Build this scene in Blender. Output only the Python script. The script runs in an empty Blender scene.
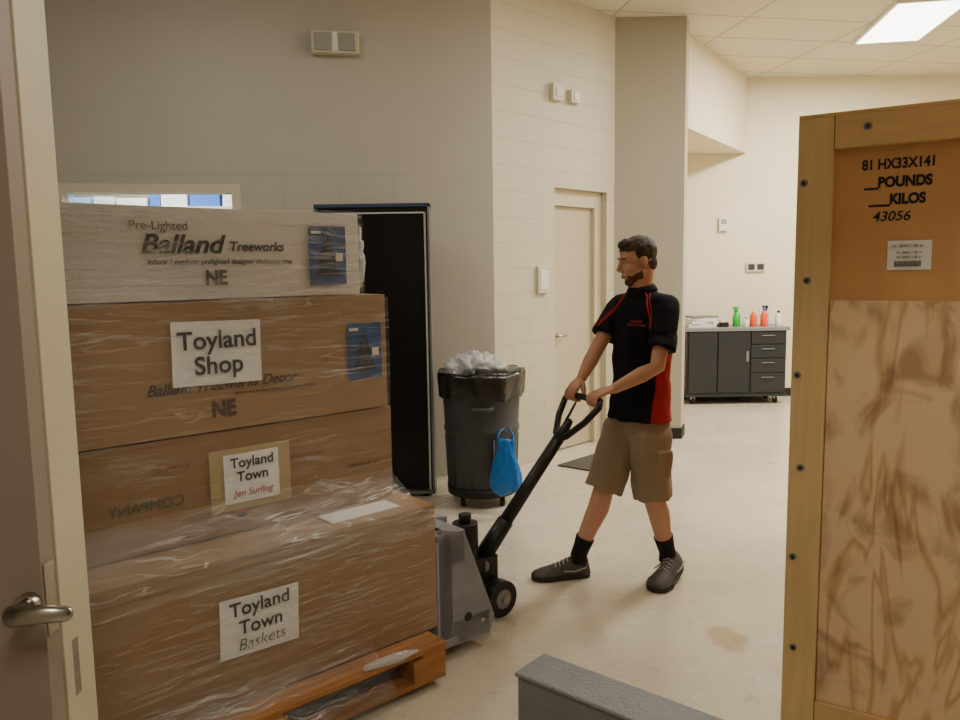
import bpy, bmesh, math, random
from mathutils import Vector, Matrix, noise
from mathutils.bvhtree import BVHTree
random.seed(3)
V=Vector
scene=bpy.context.scene
# ---------------------------------------------------------------- materials
def lin(c):
    return tuple(((x/255)/12.92 if x/255<=0.04045 else ((x/255+0.055)/1.055)**2.4) for x in c)+(1,)
def mat(name,col,rough=.6,metal=0,var=.0,vscale=6,bump=0,bscale=60,spec=.4,stretch=(1,1,1),alpha=1,emit=None,estr=0):
    m=bpy.data.materials.new(name); m.use_nodes=True
    nt=m.node_tree; b=nt.nodes['Principled BSDF']
    c=lin(col); b.inputs['Base Color'].default_value=c
    b.inputs['Roughness'].default_value=rough; b.inputs['Metallic'].default_value=metal
    b.inputs['Specular IOR Level'].default_value=spec
    b.inputs['Alpha'].default_value=alpha
    if emit: 
        b.inputs['Emission Color'].default_value=lin(emit); b.inputs['Emission Strength'].default_value=estr
    tc=nt.nodes.new('ShaderNodeTexCoord'); mp=nt.nodes.new('ShaderNodeMapping'); mp.inputs['Scale'].default_value=stretch
    nt.links.new(tc.outputs['Object'],mp.inputs['Vector'])
    if var>0:
        n=nt.nodes.new('ShaderNodeTexNoise'); n.inputs['Scale'].default_value=vscale; n.inputs['Detail'].default_value=6
        nt.links.new(mp.outputs[0],n.inputs['Vector'])
        r=nt.nodes.new('ShaderNodeValToRGB')
        lo=tuple(x*(1-var) for x in c[:3])+(1,)
        r.color_ramp.elements[0].position=.35; r.color_ramp.elements[1].position=.65
        r.color_ramp.elements[0].color=lo; r.color_ramp.elements[1].color=c
        nt.links.new(n.outputs['Fac'],r.inputs['Fac']); nt.links.new(r.outputs['Color'],b.inputs['Base Color'])
    if bump>0:
        n2=nt.nodes.new('ShaderNodeTexNoise'); n2.inputs['Scale'].default_value=bscale; n2.inputs['Detail'].default_value=4
        nt.links.new(mp.outputs[0],n2.inputs['Vector'])
        bp=nt.nodes.new('ShaderNodeBump'); bp.inputs['Strength'].default_value=bump; bp.inputs['Distance'].default_value=.01
        nt.links.new(n2.outputs['Fac'],bp.inputs['Height']); nt.links.new(bp.outputs[0],b.inputs['Normal'])
    return m
M={}
def block_mat(name,col,bw=.4,bh=.2,strength=.35,var=.05,mortar=.006,rough=.55,mdark=.9):
    m=mat(name,col,rough,var=0); nt=m.node_tree; b=nt.nodes['Principled BSDF']
    tc=nt.nodes.new('ShaderNodeTexCoord'); sp=nt.nodes.new('ShaderNodeSeparateXYZ'); cb=nt.nodes.new('ShaderNodeCombineXYZ')
    nt.links.new(tc.outputs['Object'],sp.inputs[0]); nt.links.new(sp.outputs['X'],cb.inputs['X']); nt.links.new(sp.outputs['Z'],cb.inputs['Y'])
    br=nt.nodes.new('ShaderNodeTexBrick'); br.inputs['Scale'].default_value=1; br.inputs['Brick Width'].default_value=bw; br.inputs['Row Height'].default_value=bh
    br.inputs['Mortar Size'].default_value=mortar; br.inputs['Mortar Smooth'].default_value=.6
    c=lin(col)
    br.inputs['Color1'].default_value=c; br.inputs['Color2'].default_value=tuple(x*(1-var) for x in c[:3])+(1,); br.inputs['Mortar'].default_value=tuple(x*mdark for x in c[:3])+(1,)
    nt.links.new(cb.outputs[0],br.inputs['Vector']); nt.links.new(br.outputs['Color'],b.inputs['Base Color'])
    n=nt.nodes.new('ShaderNodeTexNoise'); n.inputs['Scale'].default_value=45; n.inputs['Detail'].default_value=5
    nt.links.new(tc.outputs['Object'],n.inputs['Vector'])
    bp=nt.nodes.new('ShaderNodeBump'); bp.invert=True; bp.inputs['Strength'].default_value=strength; bp.inputs['Distance'].default_value=.008
    nt.links.new(br.outputs['Fac'],bp.inputs['Height'])
    bp2=nt.nodes.new('ShaderNodeBump'); bp2.inputs['Strength'].default_value=.12; bp2.inputs['Distance'].default_value=.004
    nt.links.new(n.outputs['Fac'],bp2.inputs['Height']); nt.links.new(bp.outputs[0],bp2.inputs['Normal']); nt.links.new(bp2.outputs[0],b.inputs['Normal'])
    return m
M['wall_grey']=mat('painted_plaster_grey',(182,177,166),.55,var=.03,vscale=1.5,bump=.06,bscale=50)
M['wall_cream']=block_mat('painted_block_cream',(200,192,170),strength=.35,var=.012,mortar=.005,mdark=.88)
M['wall_smooth']=mat('painted_plaster_cream',(226,215,188),.6,var=.03,vscale=2,bump=.05)
M['column']=mat('painted_column',(170,165,148),.6,var=.03,vscale=2)
M['cream_trim']=mat('cream_enamel',(206,196,168),.35,var=.03,vscale=3)
M['joint']=mat('wall_joint',(166,161,150),.6)
M['door_leaf']=mat('door_leaf_paint',(150,134,120),.45,var=.04,vscale=3)
M['cream_door']=mat('cream_door_paint',(190,179,154),.4)
M['black']=mat('black_rubber',(22,22,23),.6)
M['blackgloss']=mat('black_gloss_panel',(10,10,12),.35,spec=.3)
M['blue']=mat('blue_edge',(50,70,98),.4)
M['frameg']=mat('grey_frame',(120,122,126),.35,metal=.4)
M['silver']=mat('silver_metal',(190,190,188),.3,metal=.9)
M['whiteline']=mat('white_edge_trim',(196,196,196),.4)
M['chrome']=mat('brushed_nickel',(170,165,155),.25,metal=1)
M['white']=mat('white_plastic',(225,222,212),.5)
M['beige']=mat('beige_plastic',(205,198,178),.5)
M['greyp']=mat('grey_plastic',(150,150,145),.5)
M['paper']=mat('paper',(236,233,230),.7,var=.05,vscale=18,bump=.3,bscale=14)
M['ink']=mat('black_ink',(34,30,29),.7)
M['inkgrey']=mat('faded_ink',(58,55,54),.7)
M['inkfaint']=mat('faint_ink',(78,62,50),.7)
M['redink']=mat('red_ink',(170,55,50),.7)
M['redfaint']=mat('red_faint_ink',(150,80,62),.7)
M['greenink']=mat('green_ink',(78,98,74),.7)
M['card']=mat('cardboard',(158,126,90),.8,var=.12,vscale=2,stretch=(.8,1,.8))
M['card2']=mat('cardboard_dark',(148,116,80),.8,var=.12,vscale=2.2,stretch=(.8,1,.8))
M['cardw']=mat('cardboard_white',(220,215,209),.6,var=.08,vscale=4)
M['tape']=mat('packing_tape',(176,156,112),.3,spec=.6)
M['blueimg']=mat('blue_print',(44,86,146),.5,var=.3,vscale=14)
M['tree']=mat('dark_tree_print',(30,46,62),.6)
M['wood']=mat('pallet_wood',(182,126,72),.75,var=.45,vscale=3,stretch=(1,10,10),bump=.3,bscale=12)
M['pine']=mat('crate_pine',(216,182,126),.6,var=.14,vscale=3,stretch=(12,12,1),bump=.1,bscale=8)
M['pineh']=mat('crate_pine_rail',(214,174,118),.6,var=.14,vscale=3,stretch=(1,12,12),bump=.1,bscale=8)
M['plytan']=mat('crate_panel_tan',(208,156,102),.6,var=.08,vscale=3,stretch=(4,4,1))
M['curb']=mat('painted_concrete_grey',(130,132,136),.55,var=.12,vscale=8,bump=.5,bscale=70)
M['jack']=mat('pallet_jack_grey',(142,142,148),.45,var=.15,vscale=9)
M['jackdark']=mat('pallet_jack_black',(28,28,30),.4)
M['can']=mat('trash_can_grey',(62,64,68),.5,var=.1,vscale=4)
M['bag']=mat('black_bag',(20,20,22),.25,spec=.7,bump=.6,bscale=22)
M['clear']=mat('clear_bag',(215,218,222),.1,spec=1.0,bump=1,bscale=26,alpha=.45)
M['bluebag']=mat('blue_bag',(22,112,196),.3,bump=.9,bscale=30)
M['cab']=mat('workbench_black',(38,41,44),.38)
M['cabtop']=mat('workbench_top',(120,122,122),.4)
M['skin']=mat('skin',(200,150,124),.55,var=.06,vscale=20)
M['shirt']=mat('shirt_black',(18,19,24),.9,bump=.15,bscale=120,spec=.2)
M['shirtred']=mat('shirt_red',(168,26,36),.8)
M['shorts']=mat('khaki_cloth',(150,132,110),.9,var=.08,vscale=8,bump=.15,bscale=150,spec=.2)
M['sock']=mat('sock_black',(16,16,18),.9)
M['shoe']=mat('shoe_grey',(88,82,78),.75,var=.45,vscale=30)
M['sole']=mat('shoe_sole',(50,46,44),.7)
M['shoelight']=mat('shoe_lace',(165,160,150),.7)
M['hair']=mat('brown_hair',(66,46,33),.65,var=.4,vscale=70,stretch=(1,1,.3),bump=.4,bscale=150)
M['beard']=mat('short_beard',(108,76,58),.85,var=.5,vscale=160)
M['eyew']=mat('eye_white',(210,200,190),.3)
M['iris']=mat('eye_iris',(40,28,20),.3)
M['lip']=mat('lips',(158,92,82),.5)
M['orange']=mat('orange_bottle',(225,90,40),.3)
M['green']=mat('green_bottle',(50,170,60),.3)
M['bluecap']=mat('blue_label',(60,110,190),.4)
M['paleblue']=mat('pale_blue_binder',(150,190,225),.4)
M['lcd']=mat('lcd_dark',(60,64,58),.3)
M['mat']=mat('door_mat',(80,76,68),.9,bump=.5,bscale=200)
M['glass']=mat('window_glass',(210,228,240),.05,alpha=.15)
M['diff']=mat('light_diffuser',(250,250,245),.5,emit=(255,250,238),estr=8)

def floor_mat():
    m=mat('vinyl_floor',(196,184,162),.22,spec=.5); nt=m.node_tree; b=nt.nodes['Principled BSDF']
    tc=nt.nodes.new('ShaderNodeTexCoord')
    def nz(s,d=6,dist=0):
        n=nt.nodes.new('ShaderNodeTexNoise'); n.inputs['Scale'].default_value=s; n.inputs['Detail'].default_value=d; n.inputs['Distortion'].default_value=dist; nt.links.new(tc.outputs['Object'],n.inputs['Vector']); return n
    n1=nz(1.3); n2=nz(9,10,1.5); n3=nz(5)
    r=nt.nodes.new('ShaderNodeValToRGB'); r.color_ramp.elements[0].position=.3; r.color_ramp.elements[1].position=.7
    r.color_ramp.elements[0].color=lin((190,180,160)); r.color_ramp.elements[1].color=lin((208,199,179))
    nt.links.new(n1.outputs['Fac'],r.inputs['Fac'])
    r2=nt.nodes.new('ShaderNodeValToRGB'); r2.color_ramp.elements[0].position=.27; r2.color_ramp.elements[1].position=.38
    r2.color_ramp.elements[0].color=(.66,.64,.60,1); r2.color_ramp.elements[1].color=(1,1,1,1)
    nt.links.new(n2.outputs['Fac'],r2.inputs['Fac'])
    mx=nt.nodes.new('ShaderNodeMix'); mx.data_type='RGBA'; mx.blend_type='MULTIPLY'; mx.inputs[0].default_value=.65
    nt.links.new(r.outputs[0],mx.inputs[6]); nt.links.new(r2.outputs[0],mx.inputs[7])
    mp=nt.nodes.new('ShaderNodeMapping'); mp.inputs['Location'].default_value=(-1.05,-3.22,0); 
    nt.links.new(tc.outputs['Object'],mp.inputs['Vector'])
    mp2=nt.nodes.new('ShaderNodeMapping'); mp2.inputs['Scale'].default_value=(9,6.5,1); nt.links.new(mp.outputs[0],mp2.inputs['Vector'])
    ln=nt.nodes.new('ShaderNodeVectorMath'); ln.operation='LENGTH'
    ad=nt.nodes.new('ShaderNodeVectorMath'); ad.operation='ADD'; nt.links.new(mp2.outputs[0],ad.inputs[0])
    n4=nz(12); sc=nt.nodes.new('ShaderNodeVectorMath'); sc.operation='SCALE'; sc.inputs['Scale'].default_value=.9
    sb=nt.nodes.new('ShaderNodeVectorMath'); sb.operation='SUBTRACT'; sb.inputs[1].default_value=(.5,.5,.5)
    nt.links.new(n4.outputs['Color'],sb.inputs[0]); nt.links.new(sb.outputs[0],sc.inputs[0]); nt.links.new(sc.outputs[0],ad.inputs[1]); nt.links.new(ad.outputs[0],ln.inputs[0])
    r3=nt.nodes.new('ShaderNodeValToRGB'); r3.color_ramp.elements[0].position=.6; r3.color_ramp.elements[1].position=.85
    r3.color_ramp.elements[0].color=(.64,.50,.36,1); r3.color_ramp.elements[1].color=(1,1,1,1); nt.links.new(ln.outputs['Value'],r3.inputs['Fac'])
    mx2=nt.nodes.new('ShaderNodeMix'); mx2.data_type='RGBA'; mx2.blend_type='MULTIPLY'; mx2.inputs[0].default_value=.75
    nt.links.new(mx.outputs[2],mx2.inputs[6]); nt.links.new(r3.outputs[0],mx2.inputs[7])
    nt.links.new(mx2.outputs[2],b.inputs['Base Color'])
    mr=nt.nodes.new('ShaderNodeMapRange'); mr.inputs[3].default_value=.16; mr.inputs[4].default_value=.36; nt.links.new(n3.outputs['Fac'],mr.inputs[0]); nt.links.new(mr.outputs[0],b.inputs['Roughness'])
    return m
M['floor']=floor_mat()
def ceil_mat():
    m=mat('ceiling_tile',(214,207,188),.8); nt=m.node_tree; b=nt.nodes['Principled BSDF']
    tc=nt.nodes.new('ShaderNodeTexCoord'); mp=nt.nodes.new('ShaderNodeMapping'); mp.inputs['Rotation'].default_value=(0,0,math.radians(-10))
    nt.links.new(tc.outputs['Object'],mp.inputs[0])
    br=nt.nodes.new('ShaderNodeTexBrick'); br.offset=0; br.inputs['Scale'].default_value=1; br.inputs['Brick Width'].default_value=1.22; br.inputs['Row Height'].default_value=.61
    br.inputs['Mortar Size'].default_value=.012; c=lin((214,207,188)); br.inputs['Color1'].default_value=c; br.inputs['Color2'].default_value=tuple(x*.95 for x in c[:3])+(1,)
    br.inputs['Mortar'].default_value=lin((176,169,150)); nt.links.new(mp.outputs[0],br.inputs['Vector']); nt.links.new(br.outputs['Color'],b.inputs['Base Color'])
    return m
M['ceil']=ceil_mat()
def ply_mat():
    m=mat('plywood_light',(214,170,120),.6); nt=m.node_tree; b=nt.nodes['Principled BSDF']
    tc=nt.nodes.new('ShaderNodeTexCoord'); mp=nt.nodes.new('ShaderNodeMapping'); mp.inputs['Scale'].default_value=(3.6,3,.8)
    nt.links.new(tc.outputs['Object'],mp.inputs[0])
    n=nt.nodes.new('ShaderNodeTexNoise'); n.inputs['Scale'].default_value=1.6; n.inputs['Detail'].default_value=3; n.inputs['Distortion'].default_value=.6; nt.links.new(mp.outputs[0],n.inputs['Vector'])
    mt=nt.nodes.new('ShaderNodeMath'); mt.operation='MULTIPLY'; mt.inputs[1].default_value=12; nt.links.new(n.outputs['Fac'],mt.inputs[0])
    fr=nt.nodes.new('ShaderNodeMath'); fr.operation='PINGPONG'; fr.inputs[1].default_value=1; nt.links.new(mt.outputs[0],fr.inputs[0])
    r=nt.nodes.new('ShaderNodeValToRGB'); r.color_ramp.elements[0].color=lin((200,156,112)); r.color_ramp.elements[1].color=lin((228,194,154)); r.color_ramp.elements[0].position=.0;r.color_ramp.elements[1].position=.45
    nt.links.new(fr.outputs[0],r.inputs['Fac'])
    mp3=nt.nodes.new('ShaderNodeMapping'); mp3.inputs['Scale'].default_value=(1.6,1,1.1); mp3.inputs['Location'].default_value=(.4,0,.2); nt.links.new(tc.outputs['Object'],mp3.inputs[0])
    n2=nt.nodes.new('ShaderNodeTexNoise'); n2.inputs['Scale'].default_value=4.2; n2.inputs['Detail'].default_value=7; n2.inputs['Distortion'].default_value=1.0; nt.links.new(mp3.outputs[0],n2.inputs['Vector'])
    r2=nt.nodes.new('ShaderNodeValToRGB'); r2.color_ramp.elements[0].color=(.42,.29,.23,1); r2.color_ramp.elements[0].position=.34; r2.color_ramp.elements[1].position=.50; nt.links.new(n2.outputs['Fac'],r2.inputs['Fac'])
    mx=nt.nodes.new('ShaderNodeMix'); mx.data_type='RGBA'; mx.blend_type='MULTIPLY'; mx.inputs[0].default_value=.7
    nt.links.new(r.outputs[0],mx.inputs[6]); nt.links.new(r2.outputs[0],mx.inputs[7]); nt.links.new(mx.outputs[2],b.inputs['Base Color'])
    return m
M['ply']=ply_mat()
def wrap_mat(name,base,gain,hue=(.80,.79,.77,1)):
    m=bpy.data.materials.new(name); m.use_nodes=True; nt=m.node_tree; b=nt.nodes['Principled BSDF']; out=nt.nodes['Material Output']
    b.inputs['Base Color'].default_value=hue; b.inputs['Roughness'].default_value=.16; b.inputs['Specular IOR Level'].default_value=.9
    tc=nt.nodes.new('ShaderNodeTexCoord')
    def math_(op,a,bv=None):
        n=nt.nodes.new('ShaderNodeMath'); n.operation=op
        nt.links.new(a,n.inputs[0])
        if bv is not None:
            if isinstance(bv,(int,float)): n.inputs[1].default_value=bv
            else: nt.links.new(bv,n.inputs[1])
        return n.outputs[0]
    def nzs(rot,sc,scale,dist,detail=4):
        mp=nt.nodes.new('ShaderNodeMapping'); mp.inputs['Scale'].default_value=sc; mp.inputs['Rotation'].default_value=(0,math.radians(rot),0)
        nt.links.new(tc.outputs['Object'],mp.inputs[0])
        n=nt.nodes.new('ShaderNodeTexNoise'); n.inputs['Scale'].default_value=scale; n.inputs['Detail'].default_value=detail; n.inputs['Distortion'].default_value=dist; nt.links.new(mp.outputs[0],n.inputs['Vector'])
        return n.outputs['Fac']
    def ridge(f,wd,amp,gate):
        d=math_('ABSOLUTE',math_('SUBTRACT',f,.5))
        r=nt.nodes.new('ShaderNodeMapRange'); r.inputs[1].default_value=0; r.inputs[2].default_value=wd; r.inputs[3].default_value=amp; r.inputs[4].default_value=0
        nt.links.new(d,r.inputs[0])
        g=nt.nodes.new('ShaderNodeMapRange'); g.inputs[1].default_value=.42; g.inputs[2].default_value=.62; nt.links.new(gate,g.inputs[0])
        return math_('MULTIPLY',r.outputs[0],g.outputs[0])
    f1=nzs(10,(.5,1,9),2.2,1.2); f2=nzs(-24,(.6,1,8),2.6,1.0); f3=nzs(62,(.5,1,6),2.4,1.0)
    g1=nzs(0,(1,1,1),2.6,0,2); g2=nzs(30,(1,1,1.3),3.3,0,2); g3=nzs(70,(1.2,1,1),2.9,0,2)
    s=math_('ADD',ridge(f1,.022,.55*gain,g1),ridge(f2,.02,.5*gain,g2)); s=math_('ADD',s,ridge(f3,.018,.45*gain,g3))
    haze=nt.nodes.new('ShaderNodeMapRange'); haze.inputs[1].default_value=.4; haze.inputs[2].default_value=.75; haze.inputs[3].default_value=base; haze.inputs[4].default_value=base+.18*gain
    nt.links.new(nzs(12,(.7,1,3.5),1.6,.6,6),haze.inputs[0])
    s=math_('ADD',s,haze.outputs[0]); s=math_('MINIMUM',s,.8)
    h=math_('ADD',math_('ADD',f1,f2),f3)
    bp=nt.nodes.new('ShaderNodeBump'); bp.inputs['Strength'].default_value=.9; bp.inputs['Distance'].default_value=.02; nt.links.new(h,bp.inputs['Height']); nt.links.new(bp.outputs[0],b.inputs['Normal'])
    t=nt.nodes.new('ShaderNodeBsdfTransparent'); mx=nt.nodes.new('ShaderNodeMixShader')
    nt.links.new(s,mx.inputs[0]); nt.links.new(t.outputs[0],mx.inputs[1]); nt.links.new(b.outputs[0],mx.inputs[2]); nt.links.new(mx.outputs[0],out.inputs['Surface'])
    return m
M['wrap']=wrap_mat('stretch_wrap',.045,.55)
M['wrapl']=wrap_mat('stretch_wrap_loose',.07,.8)

# ---------------------------------------------------------------- mesh builder
class MB:
    def __init__(s): s.bm=bmesh.new(); s.mats=[]
    def mi(s,m):
        m=M[m]
        if m not in s.mats: s.mats.append(m)
        return s.mats.index(m)
    def face(s,vs,mi,smooth=False):
        try: f=s.bm.faces.new(vs); f.material_index=mi; f.smooth=smooth; return f
        except ValueError: return None
    def box(s,x0,x1,y0,y1,z0,z1,m,T=None):
        mi=s.mi(m); c=[V((x,y,z)) for x in(x0,x1) for y in(y0,y1) for z in(z0,z1)]
        if T: c=[T@p for p in c]
        v=[s.bm.verts.new(p) for p in c]
        for q in((0,1,3,2),(4,6,7,5),(0,4,5,1),(2,3,7,6),(0,2,6,4),(1,5,7,3)): s.face([v[i] for i in q],mi)
    def prism(s,pts,z0,z1,m,axis='z',T=None):
        mi=s.mi(m)
        def P(a,b,c): 
            p=V((a,b,c)) if axis=='z' else V((a,c,b))
            return T@p if T else p
        lo=[s.bm.verts.new(P(a,b,z0)) for a,b in pts]; hi=[s.bm.verts.new(P(a,b,z1)) for a,b in pts]; n=len(pts)
        s.face(lo[::-1],mi); s.face(hi,mi)
        for i in range(n): s.face([lo[i],lo[(i+1)%n],hi[(i+1)%n],hi[i]],mi)
    def loft(s,rings,m,cap=True,smooth=True):
        mi=s.mi(m); R=[[s.bm.verts.new(p) for p in r] for r in rings]; n=len(R[0])
        for a,b in zip(R,R[1:]):
            for i in range(n): s.face([a[i],a[(i+1)%n],b[(i+1)%n],b[i]],mi,smooth)
        if cap: s.face(R[0][::-1],mi); s.face(R[-1],mi)
    def tube(s,path,rad,m,n=12,closed=False,round_ends=False,flat=1.0):
        path=[V(p) for p in path]
        if not hasattr(rad,'__len__'): rad=[rad]*len(path)
        rad=list(rad)
        if round_ends:
            d0=(path[0]-path[1]).normalized(); d1=(path[-1]-path[-2]).normalized()
            pre=[(path[0]+d0*rad[0]*math.sin(a),rad[0]*math.cos(a)) for a in(1.4,1.0,.55)]
            post=[(path[-1]+d1*rad[-1]*math.sin(a),rad[-1]*math.cos(a)) for a in(.55,1.0,1.4)]
            path=[p for p,_ in pre]+path+[p for p,_ in post]; rad=[r for _,r in pre]+rad+[r for _,r in post]
        N=len(path); rings=[]; up=None
        for i,p in enumerate(path):
            if closed: t=(path[(i+1)%N]-path[i-1]).normalized()
            else: t=(path[min(i+1,N-1)]-path[max(i-1,0)]).normalized()
            if up is None: up=V((0,0,1)) if abs(t.z)<.9 else V((1,0,0))
            a=t.cross(up).normalized(); b=a.cross(t).normalized(); up=b
            rings.append([p+a*rad[i]*math.cos(k*2*math.pi/n)+b*rad[i]*flat*math.sin(k*2*math.pi/n) for k in range(n)])
        if closed: rings.append(rings[0]); 
        s.loft(rings,m,cap=not closed)
    def cyl(s,p0,p1,r0,m,r1=None,n=24):
        r1=r0 if r1 is None else r1; p0=V(p0);p1=V(p1); t=(p1-p0).normalized(); up=V((0,0,1)) if abs(t.z)<.9 else V((1,0,0))
        a=t.cross(up).normalized(); b=a.cross(t)
        s.loft([[p+a*r*math.cos(k*2*math.pi/n)+b*r*math.sin(k*2*math.pi/n) for k in range(n)] for p,r in((p0,r0),(p1,r1))],m)
    def ell(s,c,r,m,T=None,nu=20,nv=12,fn=None):
        mi=s.mi(m); c=V(c); rows=[]
        for j in range(1,nv):
            th=math.pi*j/nv; row=[]
            for k in range(nu):
                ph=2*math.pi*k/nu; d=V((math.sin(th)*math.cos(ph)*r[0],math.sin(th)*math.sin(ph)*r[1],math.cos(th)*r[2]))
                if fn: d*=fn(d)
                p=c+d; row.append(s.bm.verts.new(T@p if T else p))
            rows.append(row)
        tp=c+V((0,0,r[2])); bt=c-V((0,0,r[2])); tp=s.bm.verts.new(T@tp if T else tp); bt=s.bm.verts.new(T@bt if T else bt)
        for a,b in zip(rows,rows[1:]):
            for k in range(nu): s.face([a[k],b[k],b[(k+1)%nu],a[(k+1)%nu]],mi,True)
        for k in range(nu): s.face([tp,rows[0][k],rows[0][(k+1)%nu]],mi,True); s.face([bt,rows[-1][(k+1)%nu],rows[-1][k]],mi,True)
    def build(s,name,parent=None,mw=None,bevel=0,segs=2):
        bmesh.ops.recalc_face_normals(s.bm,faces=s.bm.faces)
        me=bpy.data.meshes.new(name); s.bm.to_mesh(me); s.bm.free()
        for m in s.mats: me.materials.append(m)
        o=bpy.data.objects.new(name,me); scene.collection.objects.link(o)
        if parent: o.parent=parent
        if mw is not None: o.matrix_world=mw
        if bevel:
            b=o.modifiers.new('bevel','BEVEL'); b.width=bevel; b.segments=segs; b.limit_method='ANGLE'; b.angle_limit=math.radians(40)
        return o
def frame(o,deg): return Matrix.Translation(V(o))@Matrix.Rotation(math.radians(deg),4,'Z')
def empty(name,mw=None):
    e=bpy.data.objects.new(name,None); scene.collection.objects.link(e); e.empty_display_size=.1
    if mw is not None: e.matrix_world=mw
    return e
def text(body,x,y,z,size,m,parent,name='lettering',off=0,sx=1,align='CENTER',rotz=0,shear=0):
    cu=bpy.data.curves.new(name,'FONT'); cu.body=body; cu.size=size; cu.align_x=align; cu.align_y='CENTER'; cu.offset=off; cu.extrude=.0004; cu.shear=shear
    cu.materials.append(M[m]); o=bpy.data.objects.new(name,cu); scene.collection.objects.link(o); o.parent=parent
    o.location=(x,y,z); o.rotation_euler=(math.radians(90),math.radians(rotz),0); o.scale=(sx,1,1); return o
def ring(c,a,bb,n=40,ax=V((1,0,0)),ay=V((0,1,0)),p=2,wav=0,k=9):
    r=[]
    for i in range(n):
        t=2*math.pi*i/n; ct,stt=math.cos(t),math.sin(t)
        x=math.copysign(abs(ct)**(2/p),ct); y=math.copysign(abs(stt)**(2/p),stt); w=1+wav*math.sin(k*t+1)
        r.append(V(c)+ax*a*x*w+ay*bb*y*w)
    return r
H=3.8
# ---------------------------------------------------------------- room shell
b=MB(); b.box(-5.2,6.8,-2,10,-.1,0,'floor'); b.build('floor')
b=MB(); b.box(-5.2,6.8,-2,10,H,H+.1,'ceil'); b.build('ceiling')
A=(.117,6.035,0)
b=MB(); b.box(-5.2,-3.1,0,.2,0,H,'wall_grey'); b.box(-1.85,0,0,.2,0,H,'wall_grey'); b.box(-3.1,-1.85,0,.2,0,1.1,'wall_grey'); b.box(-3.1,-1.85,0,.2,2.235,H,'wall_grey')
b.box(-1.84,-.01,-.0012,0,2.06,2.064,'joint')
b.box(-5.0,-.01,-.0012,0,2.30,2.304,'joint')
for x in(-.35,-.75,-1.15,-1.55): b.box(x,x+.004,-.0012,0,2.065,2.30,'joint')
FL=frame(A,10); b.build('wall_left',mw=FL)
b=MB()
for x0,x1,z0,z1 in((-3.1,-1.85,2.175,2.235),(-3.1,-1.85,1.1,1.16),(-3.1,-3.04,1.16,2.175),(-1.91,-1.85,1.16,2.175)): b.box(x0,x1,-.02,.14,z0,z1,'beige')
b.box(-3.04,-1.91,.08,.088,1.16,2.175,'glass')
b.build('window_1',mw=FL)
b=MB(); b.box(-4.2,-1.0,1.6,1.7,.3,2.9,'wall_smooth'); b.box(-4.2,-4.1,.2,1.6,.3,2.9,'wall_smooth'); b.box(-1.1,-1.0,.2,1.6,.3,2.9,'wall_smooth'); b.box(-4.2,-1.0,.2,1.7,2.9,3.0,'wall_smooth'); b.box(-4.2,-1.0,.2,1.7,.2,.3,'wall_smooth')
b.build('wall_office',mw=FL)
b=MB(); 
for zz in(1.35,1.75,2.15,2.5): b.box(-3.6,-1.4,1.25,1.58,zz,zz+.03,'white')
b.box(-3.63,-3.6,1.25,1.58,.31,2.6,'white'); b.box(-1.4,-1.37,1.25,1.58,.31,2.6,'white')
x=-3.55
while x<-1.5:
    w=random.uniform(.08,.3)
    for zz in(1.38,1.78,2.18):
        b.box(x,x+w*.9,1.28,1.55,zz,zz+random.uniform(.05,.2),random.choice(['paleblue','white','white','bluecap','paper','paleblue']))
    x+=w
b.build('office_shelf_with_binders',mw=FL)
FD=frame(A,46); L=1.618
b=MB(); b.box(0,.75,0,.2,0,H,'wall_cream'); b.box(1.5,L+.1,0,.2,0,H,'wall_cream'); b.box(.75,1.5,0,.2,2.27,H,'wall_cream'); b.build('wall_door_side',mw=FD)
b=MB(); b.box(.751,.80,.06,.18,0,2.269,'cream_trim'); b.box(1.40,1.499,.06,.18,0,2.269,'cream_trim'); b.box(.80,1.40,.06,.18,2.13,2.269,'cream_trim')
b.box(.80,1.40,.10,.145,.01,2.13,'cream_door'); b.box(.83,.86,.092,.10,1.35,1.95,'lcd'); b.box(.80,.815,.085,.10,1.0,1.1,'chrome')
b.cyl((.86,.10,1.02),(.86,.05,1.02),.012,'chrome'); b.tube([(.86,.05,1.02),(.97,.05,1.02)],.01,'chrome'); b.cyl((.86,.099,1.02),(.86,.092,1.02),.03,'chrome')
b.build('door_2',mw=FD,bevel=.003)
b=MB(); b.box(.50,.64,-.03,0,1.40,1.62,'beige'); b.box(.52,.62,-.036,-.03,1.43,1.59,'white'); b.build('access_control_panel',mw=FD,bevel=.005)
b=MB(); b.box(.68,.82,-.05,0,2.96,3.09,'beige'); b.box(.71,.79,-.058,-.05,2.99,3.06,'beige'); b.build('wall_speaker',mw=FD,bevel=.006)
b=MB(); b.box(.92,1.05,-.05,0,2.97,3.07,'beige'); b.box(.95,1.02,-.058,-.05,2.99,3.05,'white'); b.build('alarm_strobe',mw=FD,bevel=.006)
b=MB(); b.prism([(.62,6.22),(1.2,6.82),(1.45,6.58),(.9,6.0)],.0,.012,'mat'); b.build('door_mat')
Bp=(1.24,7.2); C=(1.87,7.18)
b=MB(); b.prism([Bp,C,(1.945,7.37),(1.24,7.4)],0,H,'column'); b.build('wall_pilaster')
b=MB(); b.prism([(1.25,7.185),(1.877,7.165),(1.96,7.375),(1.945,7.372),(1.87,7.18),(1.25,7.2)],0,.1,'black'); b.build('baseboard_pilaster')
b=MB(); b.box(1.14,1.24,7.3,9.5,0,H,'wall_smooth'); b.build('wall_alcove')
b=MB(); b.prism([(1.8,7.376),(3.2,9.49),(1.25,9.49),(1.25,7.41)],2.93,H-.001,'wall_smooth'); b.build('wall_bulkhead')
b=MB(); b.box(1.0,6.8,9.5,9.6,0,H,'wall_smooth'); b.build('wall_back')
b=MB(); b.box(1.26,6.6,9.485,9.5,0,.1,'black'); b.build('baseboard_back')
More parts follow.
